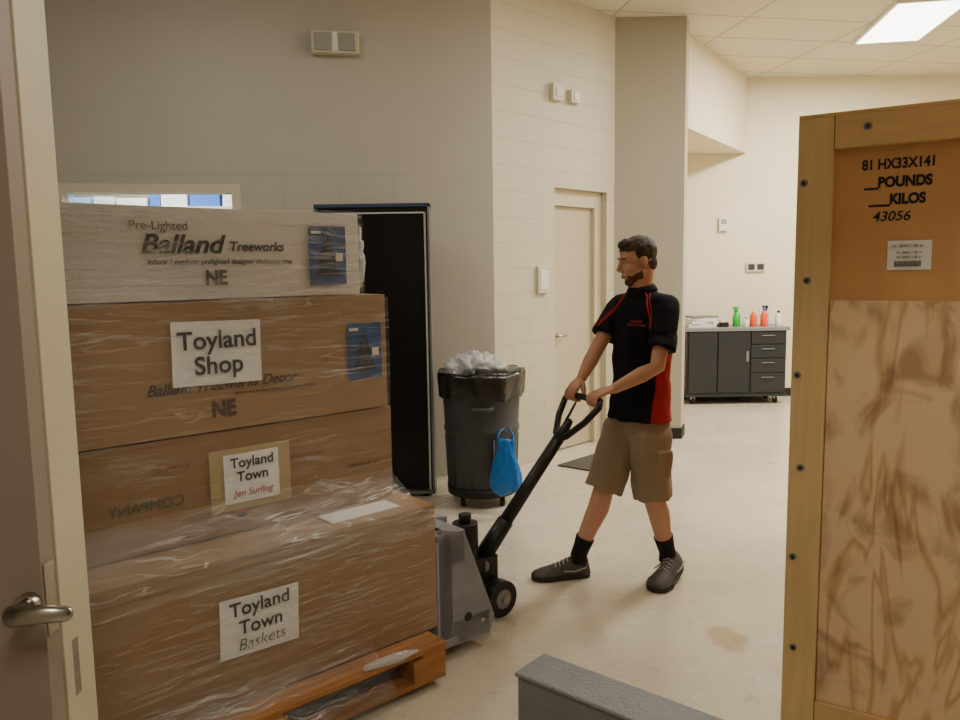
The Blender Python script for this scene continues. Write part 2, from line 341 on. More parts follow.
b=MB(); b.box(6.6,6.7,-2,9.5,0,H,'wall_smooth'); b.build('wall_right')
b=MB(); b.box(-5.1,-5.0,-2,5.3,0,H,'wall_grey'); b.build('wall_far_left')
b=MB(); b.box(-5.1,6.7,-1.9,-1.8,0,H,'wall_smooth'); b.build('wall_rear')
b=MB(); b.box(-5.0,-1.78,1.48,1.6,0,H,'wall_grey'); b.box(-1.78,1.5,1.48,1.6,2.35,H,'wall_grey'); b.box(1.5,6.6,1.48,1.6,0,H,'wall_grey'); b.build('wall_front')
b=MB()
b.box(-.90,-.843,1.45,1.60,0,2.35,'cream_trim'); b.box(-.8435,-.832,1.47,1.50,0,2.34,'cream_trim')
b.box(1.44,1.5,1.45,1.62,0,2.35,'cream_trim'); b.box(-1.78,1.5,1.45,1.62,2.29,2.35,'cream_trim')
b.box(-.843,-.841,1.51,1.54,.74,.86,'chrome')
b.build('trim_door_frame',bevel=.004)
b=MB(); b.box(-1.72,-.815,1.385,1.43,.01,2.28,'door_leaf')
b.cyl((-.838,1.385,1.0),(-.838,1.362,1.0),.022,'chrome'); b.cyl((-.838,1.362,1.0),(-.838,1.325,1.0),.013,'chrome')
b.tube([(-.838,1.325,1.0),(-.81,1.322,1.004),(-.775,1.326,1.004),(-.748,1.338,.998)],[.016,.015,.013,.011],'chrome',round_ends=True,flat=1.3)
b.box(-.8148,-.812,1.39,1.425,.93,1.07,'chrome')
b.build('door_1',bevel=.002)
b=MB(); b.box(-1.31,-.975,-.07,0,3.15,3.30,'beige'); b.box(-1.285,-1.18,-.085,-.07,3.165,3.285,'greyp'); b.box(-1.11,-1.0,-.085,-.07,3.165,3.285,'greyp'); b.box(-1.165,-1.125,-.08,-.07,3.16,3.29,'white'); b.build('emergency_light',mw=FL,bevel=.008)
b=MB(); b.box(2.89,3.0,9.46,9.5,2.02,2.18,'white'); b.box(2.91,2.98,9.455,9.46,2.1,2.16,'greyp'); b.build('thermostat',bevel=.005)
b=MB(); b.box(3.23,3.46,9.47,9.5,1.53,1.64,'beige'); b.box(3.25,3.33,9.465,9.47,1.55,1.62,'lcd'); b.box(3.36,3.44,9.465,9.47,1.55,1.62,'lcd'); b.build('wall_outlet',bevel=.004)
def clight(x,y,power,col=(1,.935,.82)):
    mw=frame((x,y,H-.03),-10)
    b=MB(); b.box(-.31,.31,-.62,.62,0,.029,'white'); b.box(-.28,.28,-.59,.59,-.004,0,'diff')
    o=b.build('fluorescent_ceiling_light',mw=mw)
    l=bpy.data.lights.new('tube_light','AREA'); l.shape='RECTANGLE'; l.size=.56; l.size_y=1.18; l.energy=power; l.color=col
    lo=bpy.data.objects.new('tube_light',l); scene.collection.objects.link(lo); lo.parent=o; lo.location=(0,0,-.012)
clight(3.95,7.4,225); clight(4.2,4.4,92); clight(1.9,4.6,46); clight(-1.6,3.6,11); clight(.3,-.6,34)
l=bpy.data.lights.new('office_tube','AREA'); l.size=1; l.energy=75; l.color=(.88,.95,1)
b=MB(); b.box(-.5,.5,-.5,.5,0,.03,'white'); o=b.build('office_ceiling_light',mw=FL@Matrix.Translation((-2.6,.9,2.86)))
lo=bpy.data.objects.new('office_tube',l); scene.collection.objects.link(lo); lo.parent=o; lo.location=(0,0,-.01)

# ---------------------------------------------------------------- pallet with boxes
P0=(-.188,2.985,0); FP=frame(P0,41)
b=MB()
px0,px1,py0,py1=-1.52,-.045,-.11,.93; zb=.035
for y in(py0,.34,py1-.10):
    for x in(px0,px0+.66,px1-.15):
        b.box(x,x+.15,y,y+.10,zb+.018,zb+.105,'wood')
    b.box(px0,px1,y,y+.10,zb,zb+.018,'wood')
y=py0-.004
for k,w_ in enumerate((.12,.09,.09,.09,.09,.09,.11)):
    b.box(px0+random.uniform(-.01,.01),px1+random.uniform(-.008,.008),y,y+w_,zb+.122,zb+.142,'wood'); y+=w_+.06
for x in(px0,px0+.68,px1-.11): b.box(x,x+.11,py0,py1,zb+.105,zb+.122,'wood')
b.build('wooden_pallet',mw=FP,bevel=.003)
zB=.18
def mk(x0,x1,y0,y1,z0,z1,m):
    b=MB(); b.box(x0,x1,y0,y1,z0+.003,z1-.003,m)
    b.box(x0-.001,x1+.001,(y0+y1)/2-.03,(y0+y1)/2+.03,z1-.003,z1-.001,'tape')
    b.box(x1-.001,x1+.001,(y0+y1)/2-.03,(y0+y1)/2+.03,z1-.1,z1-.003,'tape')
    return b.build('cardboard_box',mw=FP,bevel=.010,segs=3)
bx1=mk(-1.47,0,0,.86,zB,.69,'card'); bx2=mk(-1.40,-.055,.205,.82,.69,1.063,'card2'); bx3=mk(-1.42,-.075,.195,.82,1.063,1.513,'card'); bx4=mk(-1.38,-.185,.2,.80,1.513,1.82,'cardw')
def label(par,cx,cz,w,h,y,m='paper',rot=0,name='paper_label'):
    b=MB(); T=Matrix.Translation((cx,y,cz))@Matrix.Rotation(math.radians(rot),4,'Y')
    n=10; mi=b.mi(m); g=[[b.bm.verts.new(T@V((-w/2+w*i/n,-.002-.003*noise.noise(V((i*.4,j*.5,cx*9))),-h/2+h*j/n))) for i in range(n+1)] for j in range(n+1)]
    for j in range(n):
        for i in range(n): b.face([g[j][i],g[j][i+1],g[j+1][i+1],g[j+1][i]],mi,True)
    return b.build(name,parent=par)
label(bx1,-.745,.445,.28,.20,-.004,rot=2); text('Toyland\nTown',-.745,-.012,.475,.066,'inkgrey',bx1,off=.0008); text('Baskets',-.745,-.012,.385,.056,'inkgrey',bx1,shear=.2,off=-.001)
label(bx2,-.66,.885,.30,.22,.199,m='tape'); label(bx2,-.66,.888,.205,.175,.194); text('Toyland\nTown',-.66,.186,.918,.05,'inkgrey',bx2,off=.0008); text('Jen Surfing',-.66,.186,.835,.034,'redink',bx2,shear=.2)
text('COMPANY',-1.02,.200,.85,.05,'greenink',bx2,sx=-1); text("Santa's",-.93,.200,.965,.04,'redfaint',bx2,shear=.3)
text('NATIONAL',-.44,.200,.93,.03,'redfaint',bx2,sx=-1); text('Christmas & Co',-.2,.200,.85,.022,'inkfaint',bx2)
b=MB(); b.ell((-.70,.200,.77),(.025,.002,.015),'redink'); b.ell((-.70,.199,.755),(.016,.002,.01),'greenink'); b.build('printed_emblem',parent=bx2)
label(bx3,-.762,1.335,.31,.215,.190,rot=1); text('Toyland\nShop',-.762,.180,1.335,.085,'inkgrey',bx3,off=.0015)
text('Balland Treeworks Decor',-.74,.191,1.225,.05,'inkfaint',bx3,off=.001,shear=.3); text('indoor and outdoor display ornaments, assorted',-.55,.191,1.19,.016,'inkfaint',bx3); text('NE',-.75,.191,1.14,.075,'inkfaint',bx3,off=.003,sx=.9)
text('Pre-Lighted',-.93,.196,1.755,.040,'inkgrey',bx4); text('Balland',-.86,.196,1.695,.085,'ink',bx4,off=.002,shear=.3,sx=1.1); text('Treeworks',-.6,.196,1.69,.045,'inkgrey',bx4,off=.001,shear=.2)
text('indoor / outdoor prelighted designer christmas tree',-.72,.196,1.64,.024,'inkgrey',bx4,off=.0006); text('NE',-.75,.196,1.585,.065,'ink',bx4,off=.003,sx=.9)
for par,cx,cz in((bx3,-.178,1.295),(bx4,-.325,1.66)):
    label(par,cx,cz,.155,.215,.192,m='blueimg',name='tree_picture')
    b=MB(); b.prism([(cx-.05,cz-.075),(cx+.05,cz-.075),(cx+.025,cz-.03),(cx+.035,cz-.03),(cx+.012,cz+.03),(cx,cz+.085),(cx-.012,cz+.03),(cx-.035,cz-.03),(cx-.025,cz-.03)],.183,.185,'tree',axis='y')
    b.box(cx-.07,cx-.03,.183,.185,cz+.08,cz+.09,'white'); b.box(cx+.03,cx+.06,.183,.185,cz-.02,cz+.01,'white'); b.build('tree_print',parent=par)
b=MB(); b.box(-.42,-.12,.06,.17,.688,.691,'paper'); b.build('paper_sheet',parent=bx1)
def wrapgrid(name,prof,x0f,x1f,nx=90,amp=.006,seed=0,m='wrap',ragged=0):
    b=MB(); mi=b.mi(m); g=[]; pts=[]
    for (a,c),(a2,c2) in zip(prof,prof[1:]):
        k=max(2,int(math.hypot(a2-a,c2-c)/.015))
        for i in range(k): pts.append((a+(a2-a)*i/k,c+(c2-c)*i/k))
    pts.append(prof[-1])
    for j,(y,z) in enumerate(pts):
        row=[]
        for i in range(nx+1):
            x=x0f(z)+(x1f(z)-x0f(z))*i/nx
            q=noise.noise(V((x*3+z*2.0,z*14,seed)))+.5*noise.noise(V((x*9+z*9,z*25,seed+4)))
            zz=z+amp*.5*q
            if ragged: 
                k=1-j/(len(pts)-1); zz+=ragged*k*(noise.noise(V((x*4,seed,1)))+.6*noise.noise(V((x*13,seed,5))))
            row.append(b.bm.verts.new((x,y-.004-amp*abs(q)*1.3,zz)))
        g.append(row)
    for r0,r1 in zip(g,g[1:]):
        for i in range(nx): b.face([r0[i],r0[i+1],r1[i+1],r1[i]],mi,True)
    return b.build(name,parent=bx1)
wrapgrid('stretch_wrap_front',[(-.02,.13),(-.012,.2),(-.012,.69),(.0,.70),(.185,.80),(.180,1.0),(.176,1.3),(.180,1.82),(.21,1.828)],lambda z:-1.46,lambda z: .001 if z<.68 else (-.075 if z<1.5 else -.185),amp=.005)
wrapgrid('stretch_wrap_top_layer',[(.178,1.5),(.175,1.65),(.178,1.815)],lambda z:-1.37,lambda z:-.18,seed=9,amp=.012)
wrapgrid('stretch_wrap_mid_layer',[(-.016,.60),(-.012,.69),(.10,.735),(.17,.77),(.176,.82)],lambda z:-1.45,lambda z:-.08 if z>.68 else -.01,seed=19,amp=.012,m='wrapl',ragged=.03)
wrapgrid('stretch_wrap_skirt',[(-.16,.05),(-.13,.13),(-.06,.18),(-.02,.22),(-.016,.26)],lambda z:-1.46,lambda z:-.32,seed=5,amp=.035,nx=140,m='wrapl',ragged=.05)
b=MB(); b.ell((-.168,.26,1.66),(.035,.05,.14),'clear',nu=36,nv=24,fn=lambda d:1+.35*noise.noise(d*30)); 
b.tube([(-.40,-.10,.19),(-.34,-.13,.205),(-.27,-.12,.195),(-.20,-.135,.20)],[.012,.018,.02,.006],'clear',round_ends=True)
b.build('stretch_wrap_tail',parent=bx4)

# ---------------------------------------------------------------- pallet jack
b=MB()
for y in(.02,.53):
    b.box(-1.15,.12,y-.005,y+.155,.06,.095,'jack')
    for yy in(y,y+.12):
        b.prism([(.0,.06),(.30,.05),(.33,.12),(.17,.53),(.06,.56),(.02,.5),(.02,.1)],yy,yy+.035,'jack',axis='y')
    b.box(.03,.10,y,y+.155,.08,.54,'jack'); b.cyl((-1.0,y+.02,.04),(-1.0,y+.13,.04),.036,'jackdark')
    b.prism([(.30,.06),(.32,.12),(.185,.50),(.165,.50)],y+.03,y+.125,'jack',axis='y')
    b.cyl((.18,y-.004,.16),(.18,y+.002,.16),.02,'jackdark'); b.cyl((.26,y-.004,.12),(.26,y+.002,.12),.012,'chrome')
b.box(.06,.17,.02,.685,.40,.54,'jack'); b.box(.10,.30,.02,.685,.06,.16,'jack')
b.prism([(.18,.2),(.30,.2),(.30,.5),(.18,.52)],.3,.46,'jack',axis='y')
b.cyl((.42,.32,.14),(.42,.32,.44),.06,'jackdark'); b.cyl((.42,.32,.44),(.42,.32,.48),.03,'jackdark'); b.box(.2,.46,.26,.38,.12,.2,'jackdark')
b.box(.40,.56,.25,.34,.14,.27,'jackdark')
for y in(.17,.36):
    b.cyl((.52,y,.085),(.52,y+.055,.085),.085,'jackdark',n=32); b.cyl((.52,y-.004,.085),(.52,y+.059,.085),.045,'jack',n=24); b.cyl((.52,y-.01,.085),(.52,y+.065,.085),.018,'chrome')
b.cyl((.52,.15,.085),(.52,.44,.085),.015,'chrome')
jk=b.build('pallet_jack',mw=FP,bevel=.004)
b=MB(); inv=FP.inverted()
piv=V((.0,3.545,.26)); bar=V((.50,3.69,.985)); cdir=V((.4,-.916,0)).normalized(); hd=(bar-piv).normalized()
st=piv+(bar-piv)*.73
def W(p): return inv@V(p)
b.tube([W(piv),W(piv+hd*.2)],[.044,.040],'jackdark',n=14); b.tube([W(piv+hd*.1),W(st)],[.034,.029],'jackdark',n=14)
hw=.155
loop=[st, st+cdir*.05+hd*.03, st+cdir*.12+hd*.12, bar+cdir*hw-hd*.03, bar+cdir*(hw-.02), bar, bar-cdir*(hw-.02), bar-cdir*hw-hd*.03, st-cdir*.12+hd*.12, st-cdir*.05+hd*.03]
b.tube([W(p) for p in loop],.016,'jackdark',closed=True,n=12)
b.tube([W(st),W(st+hd*.10)],[.03,.018],'jackdark',round_ends=True)
b.tube([W(st+hd*.02+V((0,0,.02))),W(st+hd*.16+V((0,-.0,.045)))],[.008,.006],'jackdark')
b.tube([W(piv+V((0,-.055,-.03))),W(piv+V((0,.055,-.03)))],.03,'jack')
b.build('steering_handle',parent=jk)

# ---------------------------------------------------------------- tall black panel cabinet
b=MB()
b.box(-1.10,-.345,5.43,5.62,.03,2.045,'jackdark')
b.box(-1.12,-.332,5.405,5.63,.02,.045,'frameg'); b.box(-1.12,-.332,5.405,5.63,2.035,2.06,'blue'); b.box(-.348,-.332,5.405,5.63,.02,2.06,'frameg'); b.box(-1.12,-1.104,5.405,5.63,.02,2.06,'blue')
b.box(-.372,-.358,5.414,5.43,.05,2.0,'whiteline'); b.box(-1.09,-.358,5.414,5.43,1.990,2.0,'whiteline'); b.box(-1.09,-1.08,5.414,5.43,.05,2.0,'frameg'); b.box(-1.08,-.375,5.424,5.43,.06,1.99,'blackgloss')
for x in(-1.05,-.40):
    for y in(5.45,5.58): b.box(x-.02,x+.02,y-.02,y+.02,0,.03,'black')
b.build('display_cabinet',bevel=.003)

# ---------------------------------------------------------------- trash can
tc=V((.005,5.31,0)); b=MB()
rs=[(.10,.225),(.12,.23),(.5,.252),(.51,.26),(.54,.26),(.55,.254),(.84,.272),(.845,.29),(.88,.295),(.89,.288),(.885,.27),(.8,.26)]
b.loft([ring(tc+V((0,0,z)),r,r) for z,r in rs],'can')
for k in range(4):
    a=math.pi/4+k*math.pi/2; c,s_=math.cos(a),math.sin(a); p=tc+V((c*.19,s_*.19,.035)); b.cyl(p-V((.015,0,0)),p+V((.015,0,0)),.035,'black')
b.loft([ring(tc+V((0,0,z)),r,r) for z,r in((.07,.2),(.075,.24),(.13,.245),(.13,.23))],'black')
for sx in(-1,1):
    b.tube([tc+V((-.07,sx*.275,.70)),tc+V((-.06,sx*.305,.69)),tc+V((.06,sx*.305,.69)),tc+V((.07,sx*.275,.70))],.014,'can')
for k in range(10):
    a=2*math.pi*k/10; c,s_=math.cos(a),math.sin(a); b.tube([tc+V((c*.233,s_*.233,.14)),tc+V((c*.25,s_*.25,.48))],.008,'can',n=6)
rs=[]
for z,r,w in((.76,.292,.03),(.82,.298,.02),(.895,.304,.015),(.925,.295,.015),(.90,.26,.02),(.80,.23,.03)):
    rr=ring(tc+V((0,0,z)),r,r,n=72,wav=w,k=11)
    rs.append([p+V((0,0,.06*noise.noise(V((p.x*9,p.y*9,3))) if z<.85 else .025*noise.noise(V((p.x*9,p.y*9,3))))) for p in rr])
b.loft(rs,'bag',cap=False)
b.ell(tc+V((.06,0,.90)),(.21,.22,.05),'bag',fn=lambda d:1+.25*noise.noise(d*12))
for cx,cy,cz,rx,rz,sd in((-.10,-.03,.95,.14,.075,1),(.02,-.06,.945,.13,.07,7),(-.02,.08,.965,.13,.07,13)):
    b.ell(tc+V((cx,cy,cz)),(rx,rx*.9,rz),'clear',nu=48,nv=30,fn=lambda d:1+.55*noise.noise(d*13+V((sd,0,0)))+.25*noise.noise(d*38))
b.build('trash_can')
# limp blue carrier bag hanging on the can
b=MB(); c=V((.16,4.985,.30)); rs=[]
prof=((-.165,.055,.018),(-.155,.090,.028),(-.10,.108,.036),(-.03,.104,.034),(.04,.088,.028),(.10,.066,.022),(.15,.046,.016),(.19,.052,.010),(.205,.05,.006))
for z,rx,ry in prof:
    rr=[]
    for i in range(48):
        t=2*math.pi*i/48; f=1+.10*math.sin(5*t+z*14)+.07*math.sin(9*t-z*22)
        p=V((math.cos(t)*rx,math.sin(t)*ry*f,z)); p.x+=.02*noise.noise(V((z*9,i*.12,4))); p.z+=.025*noise.noise(V((p.x*18,p.y*18,z*3)))
        p.y-=.006*noise.noise(p*40); rr.append(c+p)
    rs.append(rr)
b.loft(rs,'bluebag')
for sx in(-1,1):
    b.tube([c+V((sx*.042,.0,.18)),c+V((sx*.050,.01,.225)),c+V((sx*.030,.03,.255)),c+V((sx*.012,.045,.262))],[.014,.012,.010,.008],'bluebag',round_ends=True,flat=.5)
b.build('blue_plastic_bag')

# ---------------------------------------------------------------- workbench cabinet
b=MB(); X0,X1,Y0,Y1=2.36,3.57,8.93,9.46
b.box(X0+.03,X1-.03,Y0+.03,Y1-.02,.12,.855,'cab'); b.box(X0,X1,Y0,Y1,.855,.895,'cabtop'); b.box(X0+.02,X1-.02,Y0+.02,Y1,.09,.12,'cab')
for i,(z0,z1) in enumerate(((.14,.36),(.375,.53),(.545,.69),(.705,.845))): 
    b.box(X1-.44,X1-.05,Y0+.012,Y0+.03,z0,z1,'cab'); b.box(X1-.32,X1-.17,Y0-.004,Y0+.012,z1-.05,z1-.04,'frameg')
b.box(X0+.05,X0+.375,Y0+.012,Y0+.03,.14,.845,'cab'); b.box(X0+.39,X1-.455,Y0+.012,Y0+.03,.14,.845,'cab')
b.box(X1-.50,X1-.47,Y0-.002,Y0+.012,.50,.62,'frameg')
for x in(X0+.12,X1-.12):
    for y in(Y0+.1,Y1-.12): b.cyl((x-.015,y,.045),(x+.015,y,.045),.045,'black'); b.box(x-.025,x+.025,y-.03,y+.03,.05,.1,'silver')
b.build('workbench_cabinet',bevel=.004)
def bottle(name,x,y,r,h,m,capm,spray=False):
    b=MB(); z=.8955; prof=[(0,r*.95),(.01,r),(h*.6,r),(h*.75,r*.6),(h*.82,r*.35),(h*.88,r*.35)]
    b.loft([ring((x,y,z+a),q,q,n=20) for a,q in prof],m); b.cyl((x,y,z+h*.86),(x,y,z+h),r*.42,capm)
    if spray: b.box(x-.045,x+.02,y-.012,y+.012,z+h-.005,z+h+.03,capm); b.box(x-.035,x-.02,y-.006,y+.006,z+h-.05,z+h,capm)
    b.build(name,bevel=.001)
bottle('spray_bottle',3.02,9.15,.045,.2,'green','green',True)
bottle('plastic_bottle',3.20,9.1,.04,.2,'orange','white'); bottle('plastic_bottle',3.33,9.12,.04,.22,'orange','bluecap'); bottle('plastic_bottle',3.265,9.28,.035,.16,'bluecap','white')
bottle('spray_bottle',3.42,9.30,.03,.2,'greyp','jackdark',True); bottle('plastic_bottle',3.50,9.12,.04,.18,'white','jackdark'); bottle('plastic_bottle',3.10,9.05,.03,.11,'white','bluecap')
b=MB()
for i in range(6): 
    T=frame((2.58+.03*random.random(),9.15,.896+i*.022),random.uniform(-8,8)); b.box(-.16,.16,-.12,.12,0,.02,random.choice(['white','greyp','cabtop','jackdark','paper']),T=T)
b.build('stack_of_papers')
b=MB(); b.box(2.80,2.9,9.05,9.2,.896,.95,'jackdark'); b.cyl((2.85,9.1,.95),(2.85,9.16,.95),.035,'white'); b.build('tape_dispenser',bevel=.004)

# ---------------------------------------------------------------- crate
FK=frame((1.03,2.56,0),-32); b=MB(); w=.84; HT=2.06; D=2.2
b.box(.02,w-.02,.045,D,.06,HT-.02,'plytan')
b.box(0,.105,0,.045,.0,HT,'pine'); b.box(w-.105,w,0,.045,.0,HT,'pine'); b.box(.107,w-.107,0,.045,HT-.10,HT,'pineh'); b.box(.107,w-.107,0,.045,.0,.12,'pineh')
b.box(.107,w-.107,.018,.045,.12,1.485,'ply')
for x in(0,w-.02):
    for y0 in(.05,.9,D-.1): b.box(x,x+.02,y0,y0+.1,.0,HT,'pine')
    b.box(x,x+.02,.05,D,HT-.1,HT,'pineh')
b.box(0,w,.0,D,HT,HT+.012,'pineh')
for z in(.3,.62,.93,1.24,1.55,1.86):
    xx=.03+.01*math.sin(z*9)
    b.cyl((xx,.0,z),(xx,-.006,z),.012,'frameg',n=16); b.cyl((xx,-.006,z),(xx,-.011,z),.006,'jackdark',n=10)
for x in(.2,.5): b.cyl((x,.0,HT-.04),(x,-.006,HT-.04),.012,'frameg',n=16); b.cyl((x,-.006,HT-.04),(x,-.011,HT-.04),.006,'jackdark',n=10)
cr=b.build('wooden_crate',mw=FK,bevel=.003)
ty=.044
text('81 HX33X141',.285,ty,1.905,.043,'ink',cr,off=.0014,sx=.8); text('__POUNDS',.285,ty,1.85,.043,'ink',cr,off=.0022,sx=.85); text('___KILOS',.285,ty,1.797,.043,'ink',cr,off=.0022,sx=.85); text('43056',.27,ty,1.745,.042,'ink',cr,off=.0005,shear=.2)
label(cr,.325,1.625,.12,.09,.042)
for i,(dx,dz,s_) in enumerate(((-.005,.028,.012),(0,.008,.01),(0,-.006,.01))): text('NL 28491 / 00 41',.325+dx,.036,1.625+dz,s_,'inkgrey',cr)
b=MB(); 
for i in range(22): b.box(.285+i*.0034,.285+i*.0034+.0016,.035,.036,1.59,1.608,'ink')
b.build('barcode',parent=cr)
b=MB(); FC=frame((.105,2.40,0),-40)
b.box(0,1.15,0,.155,0,.285,'curb'); b.box(-.008,1.15,-.008,.163,.285,.3,'curb')
b.build('concrete_curb',mw=FC,bevel=.012,segs=3)

# ================================================================ MAN
man=empty('man',Matrix.Translation((.80,3.87,0)))
minv=Matrix.Translation((-.80,-3.87,0))
def bake(obj,voxel,smooth=4):
    md=obj.modifiers.new('r','REMESH'); md.mode='VOXEL'; md.voxel_size=voxel; md.use_smooth_shade=True
    sm=obj.modifiers.new('s','SMOOTH'); sm.iterations=smooth; sm.factor=.5
    bpy.context.view_layer.update(); dg=bpy.context.evaluated_depsgraph_get()
    me=bpy.data.meshes.new_from_object(obj.evaluated_get(dg)); obj.modifiers.clear(); old=obj.data; obj.data=me
    if not me.materials:
        for m in old.materials: me.materials.append(m)
    for p in me.polygons: p.use_smooth=True
    return obj
def attach(o): 
    o.parent=man; o.matrix_parent_inverse=minv.copy()
    return o
Ls=V((.56,-.828,0)).normalized(); F=V((-.828,-.56,0)).normalized(); Z=V((0,0,1))
shN=V((.902,3.740,1.415)); shF=V((.724,3.998,1.41)); elN=V((.825,3.60,1.14)); elF=V((.580,3.89,1.185))
wrN=V((.628,3.625,1.035)); wrF=V((.50,3.83,1.055))
gN=bar+cdir*.10; gF=bar-cdir*.10
neck=V((.80,3.862,1.50)); 
hipN=V((.835,3.815,.87)); hipF=V((.770,3.93,.87)); knN=V((.85,3.78,.47)); knF=V((.625,3.89,.48)); anN=V((.955,3.89,.13)); anF=V((.50,3.92,.12))
hf=V((-.965,-.15,-.20)).normalized(); hl=Z.cross(hf).normalized(); hu=hf.cross(hl).normalized()
hc=V((.775,3.85,1.633))
TH=Matrix((( hf.x,hl.x,hu.x,hc.x),(hf.y,hl.y,hu.y,hc.y),(hf.z,hl.z,hu.z,hc.z),(0,0,0,1)))
def torso(b,rows,m):
    b.loft([ring(V((cx,cy,z)),a,f,n=36,ax=Ls,ay=F,p=2.3) for cx,cy,z,a,f in rows],m)
b=MB()
for sh,el,wr in((shN,elN,wrN),(shF,elF,wrF)):
    b.tube([sh-Z*.012,(sh+el)/2,el,(el*.65+wr*.35),wr],[.040,.041,.036,.038,.025],'skin',n=18,round_ends=True)
torso(b,[(.80,3.87,.86,.13,.085),(.80,3.87,1.0,.13,.085),(.805,3.865,1.2,.14,.09),(.81,3.865,1.36,.14,.08),(.81,3.865,1.43,.07,.06)],'skin')
b.tube([V((.812,3.872,1.42)),neck,TH@V((-.028,0,-.05))],[.065,.055,.052],'skin',n=20,round_ends=True)
for h,k,a in((hipN,knN,anN),(hipF,knF,anF)):
    d=(a-k); back=V((.012,.006,0)) if a is anF else V((.01,.012,0))
    b.tube([h,(h+k)/2,k,k+d*.3+back,k+d*.65,a],[.08,.07,.052,.056,.044,.035],'skin',n=18,round_ends=True)
for c,r in(((-.012,0,.030),(.092,.072,.082)),((.028,0,-.028),(.054,.052,.078)),((.050,0,-.094),(.029,.026,.022)),((.066,0,.024),(.020,.044,.011)),((.074,0,-.060),(.016,.022,.016)),
           ((.050,.036,-.024),(.024,.018,.022)),((.050,-.036,-.024),(.024,.018,.022)),((.012,.044,-.062),(.040,.014,.026)),((.012,-.044,-.062),(.040,.014,.026)),
           ((-.010,.072,-.008),(.017,.007,.030)),((-.010,-.072,-.008),(.017,.007,.030))):
    b.ell(c,r,'skin',T=TH)
b.tube([TH@V(p) for p in((.078,0,.014),(.089,0,-.004),(.103,0,-.024),(.090,0,-.034))],[.008,.009,.0105,.009],'skin',round_ends=True)
for s_ in(1,-1): b.ell((.090,s_*.009,-.032),(.010,.007,.007),'skin',T=TH)
attach(bake(b.build('body'),.004,2))
b=MB()
for s_ in(1,-1):
    b.ell((.069,s_*.029,.004),(.010,.010,.006),'eyew',T=TH); b.ell((.0778,s_*.029,.003),(.003,.005,.005),'iris',T=TH)
    b.tube([TH@V(p) for p in((.086,s_*.014,.024),(.083,s_*.030,.029),(.068,s_*.046,.024))],[.0025,.003,.002],'hair',n=8)
    b.tube([TH@V(p) for p in((.076,s_*.018,.009),(.081,s_*.030,.0105),(.073,s_*.042,.007))],[.002,.0032,.002],'skin',n=8)
b.tube([TH@V(p) for p in((.083,.018,-.062),(.0905,0,-.059),(.083,-.018,-.062))],[.002,.004,.002],'lip',n=8); b.tube([TH@V(p) for p in((.082,.015,-.068),(.089,0,-.068),(.082,-.015,-.068))],[.002,.004,.002],'lip',n=8)
attach(b.build('face_details'))
def shell(name,elist,keep,m,disp,dfreq,sc=V((1,1,1))):
    b=MB()
    for c,r in elist: b.ell(c,r,m,nu=30,nv=20)
    o=bake(b.build(name),.0035,2); me=o.data; bm=bmesh.new(); bm.from_mesh(me)
    bm.normal_update()
    for v in bm.verts: v.co+=v.normal*(disp*noise.noise(V((v.co.x*dfreq*sc.x,v.co.y*dfreq*sc.y,v.co.z*dfreq*sc.z))))
    bmesh.ops.delete(bm,geom=[v for v in bm.verts if not keep(v.co)],context='VERTS')
    bmesh.ops.transform(bm,matrix=TH,verts=bm.verts); bm.to_mesh(me); bm.free()
    for p in me.polygons: p.use_smooth=True
    return attach(o)
def keephair(p):
    x,y,z=p; j=.004*noise.noise(p*90)
    if x>.03: h=.058+(.0 if abs(y)<.04 else -.006)
    elif x>.012: h=.058-(.03-x)/.018*.07
    elif x>-.026: h=.012 if abs(y)>.05 else .0
    else: h=.012-( -.026-x)/.02*.08 if x>-.046 else -.068
    return z>h+j
shell('hair',[((-.016,0,.040),(.095,.076,.081)),((.030,0,.088),(.050,.050,.028)),((-.025,0,.091),(.062,.054,.024)),((-.045,0,-.02),(.054,.057,.056))],keephair,'hair',.004,70,V((.5,1,.5)))
def keepbeard(p):
    x,y,z=p; j=.004*noise.noise(p*90)
    if x<.0 or z>(-.060 if x>.05 else -.042-.36*x)+j: return False
    if x>.068 and abs(y)<.022 and -.078<z<-.052: return False
    return True
shell('beard',[((.028,0,-.030),(.0550,.0530,.0798)),((.050,0,-.094),(.0306,.0276,.0238)),((.074,0,-.060),(.0168,.0230,.0168)),((.012,.044,-.062),(.0408,.0150,.0270)),((.012,-.044,-.062),(.0408,.0150,.0270))],keepbeard,'beard',.0008,90)
# polo shirt
b=MB()
torso(b,[(.80,3.87,.845,.166,.136),(.80,3.87,.93,.160,.126),(.80,3.87,1.05,.150,.110),(.805,3.866,1.18,.155,.112),(.81,3.866,1.30,.166,.114),(.812,3.866,1.37,.165,.104),(.812,3.868,1.42,.135,.090),(.812,3.868,1.455,.095,.074),(.808,3.866,1.485,.072,.066)],'shirt')
nb=V((.812,3.868,1.425))
for sh,el,k in((shN,elN,.74),(shF,elF,.68)):
    b.tube([nb,(nb+sh)/2+Z*.002,sh-Z*.004],[.060,.060,.058],'shirt',n=24,round_ends=True)
    b.tube([sh-Z*.004,sh+(el-sh)*.12,sh+(el-sh)*.4],[.058,.062,.066],'shirt',n=24,round_ends=True)
    b.tube([sh+(el-sh)*.1,sh+(el-sh)*.4,sh+(el-sh)*k],[.060,.065,.071],'shirt',n=24)
b.tube([V((.806,3.864,1.475)),V((.798,3.861,1.512))],[.068,.062],'shirt',n=24)
o=bake(b.build('polo_shirt'),.0045,8); me=o.data; me.materials.append(M['shirtred'])
bm=bmesh.new(); bm.from_mesh(me); bm.normal_update(); cc=V((.805,3.867,0))
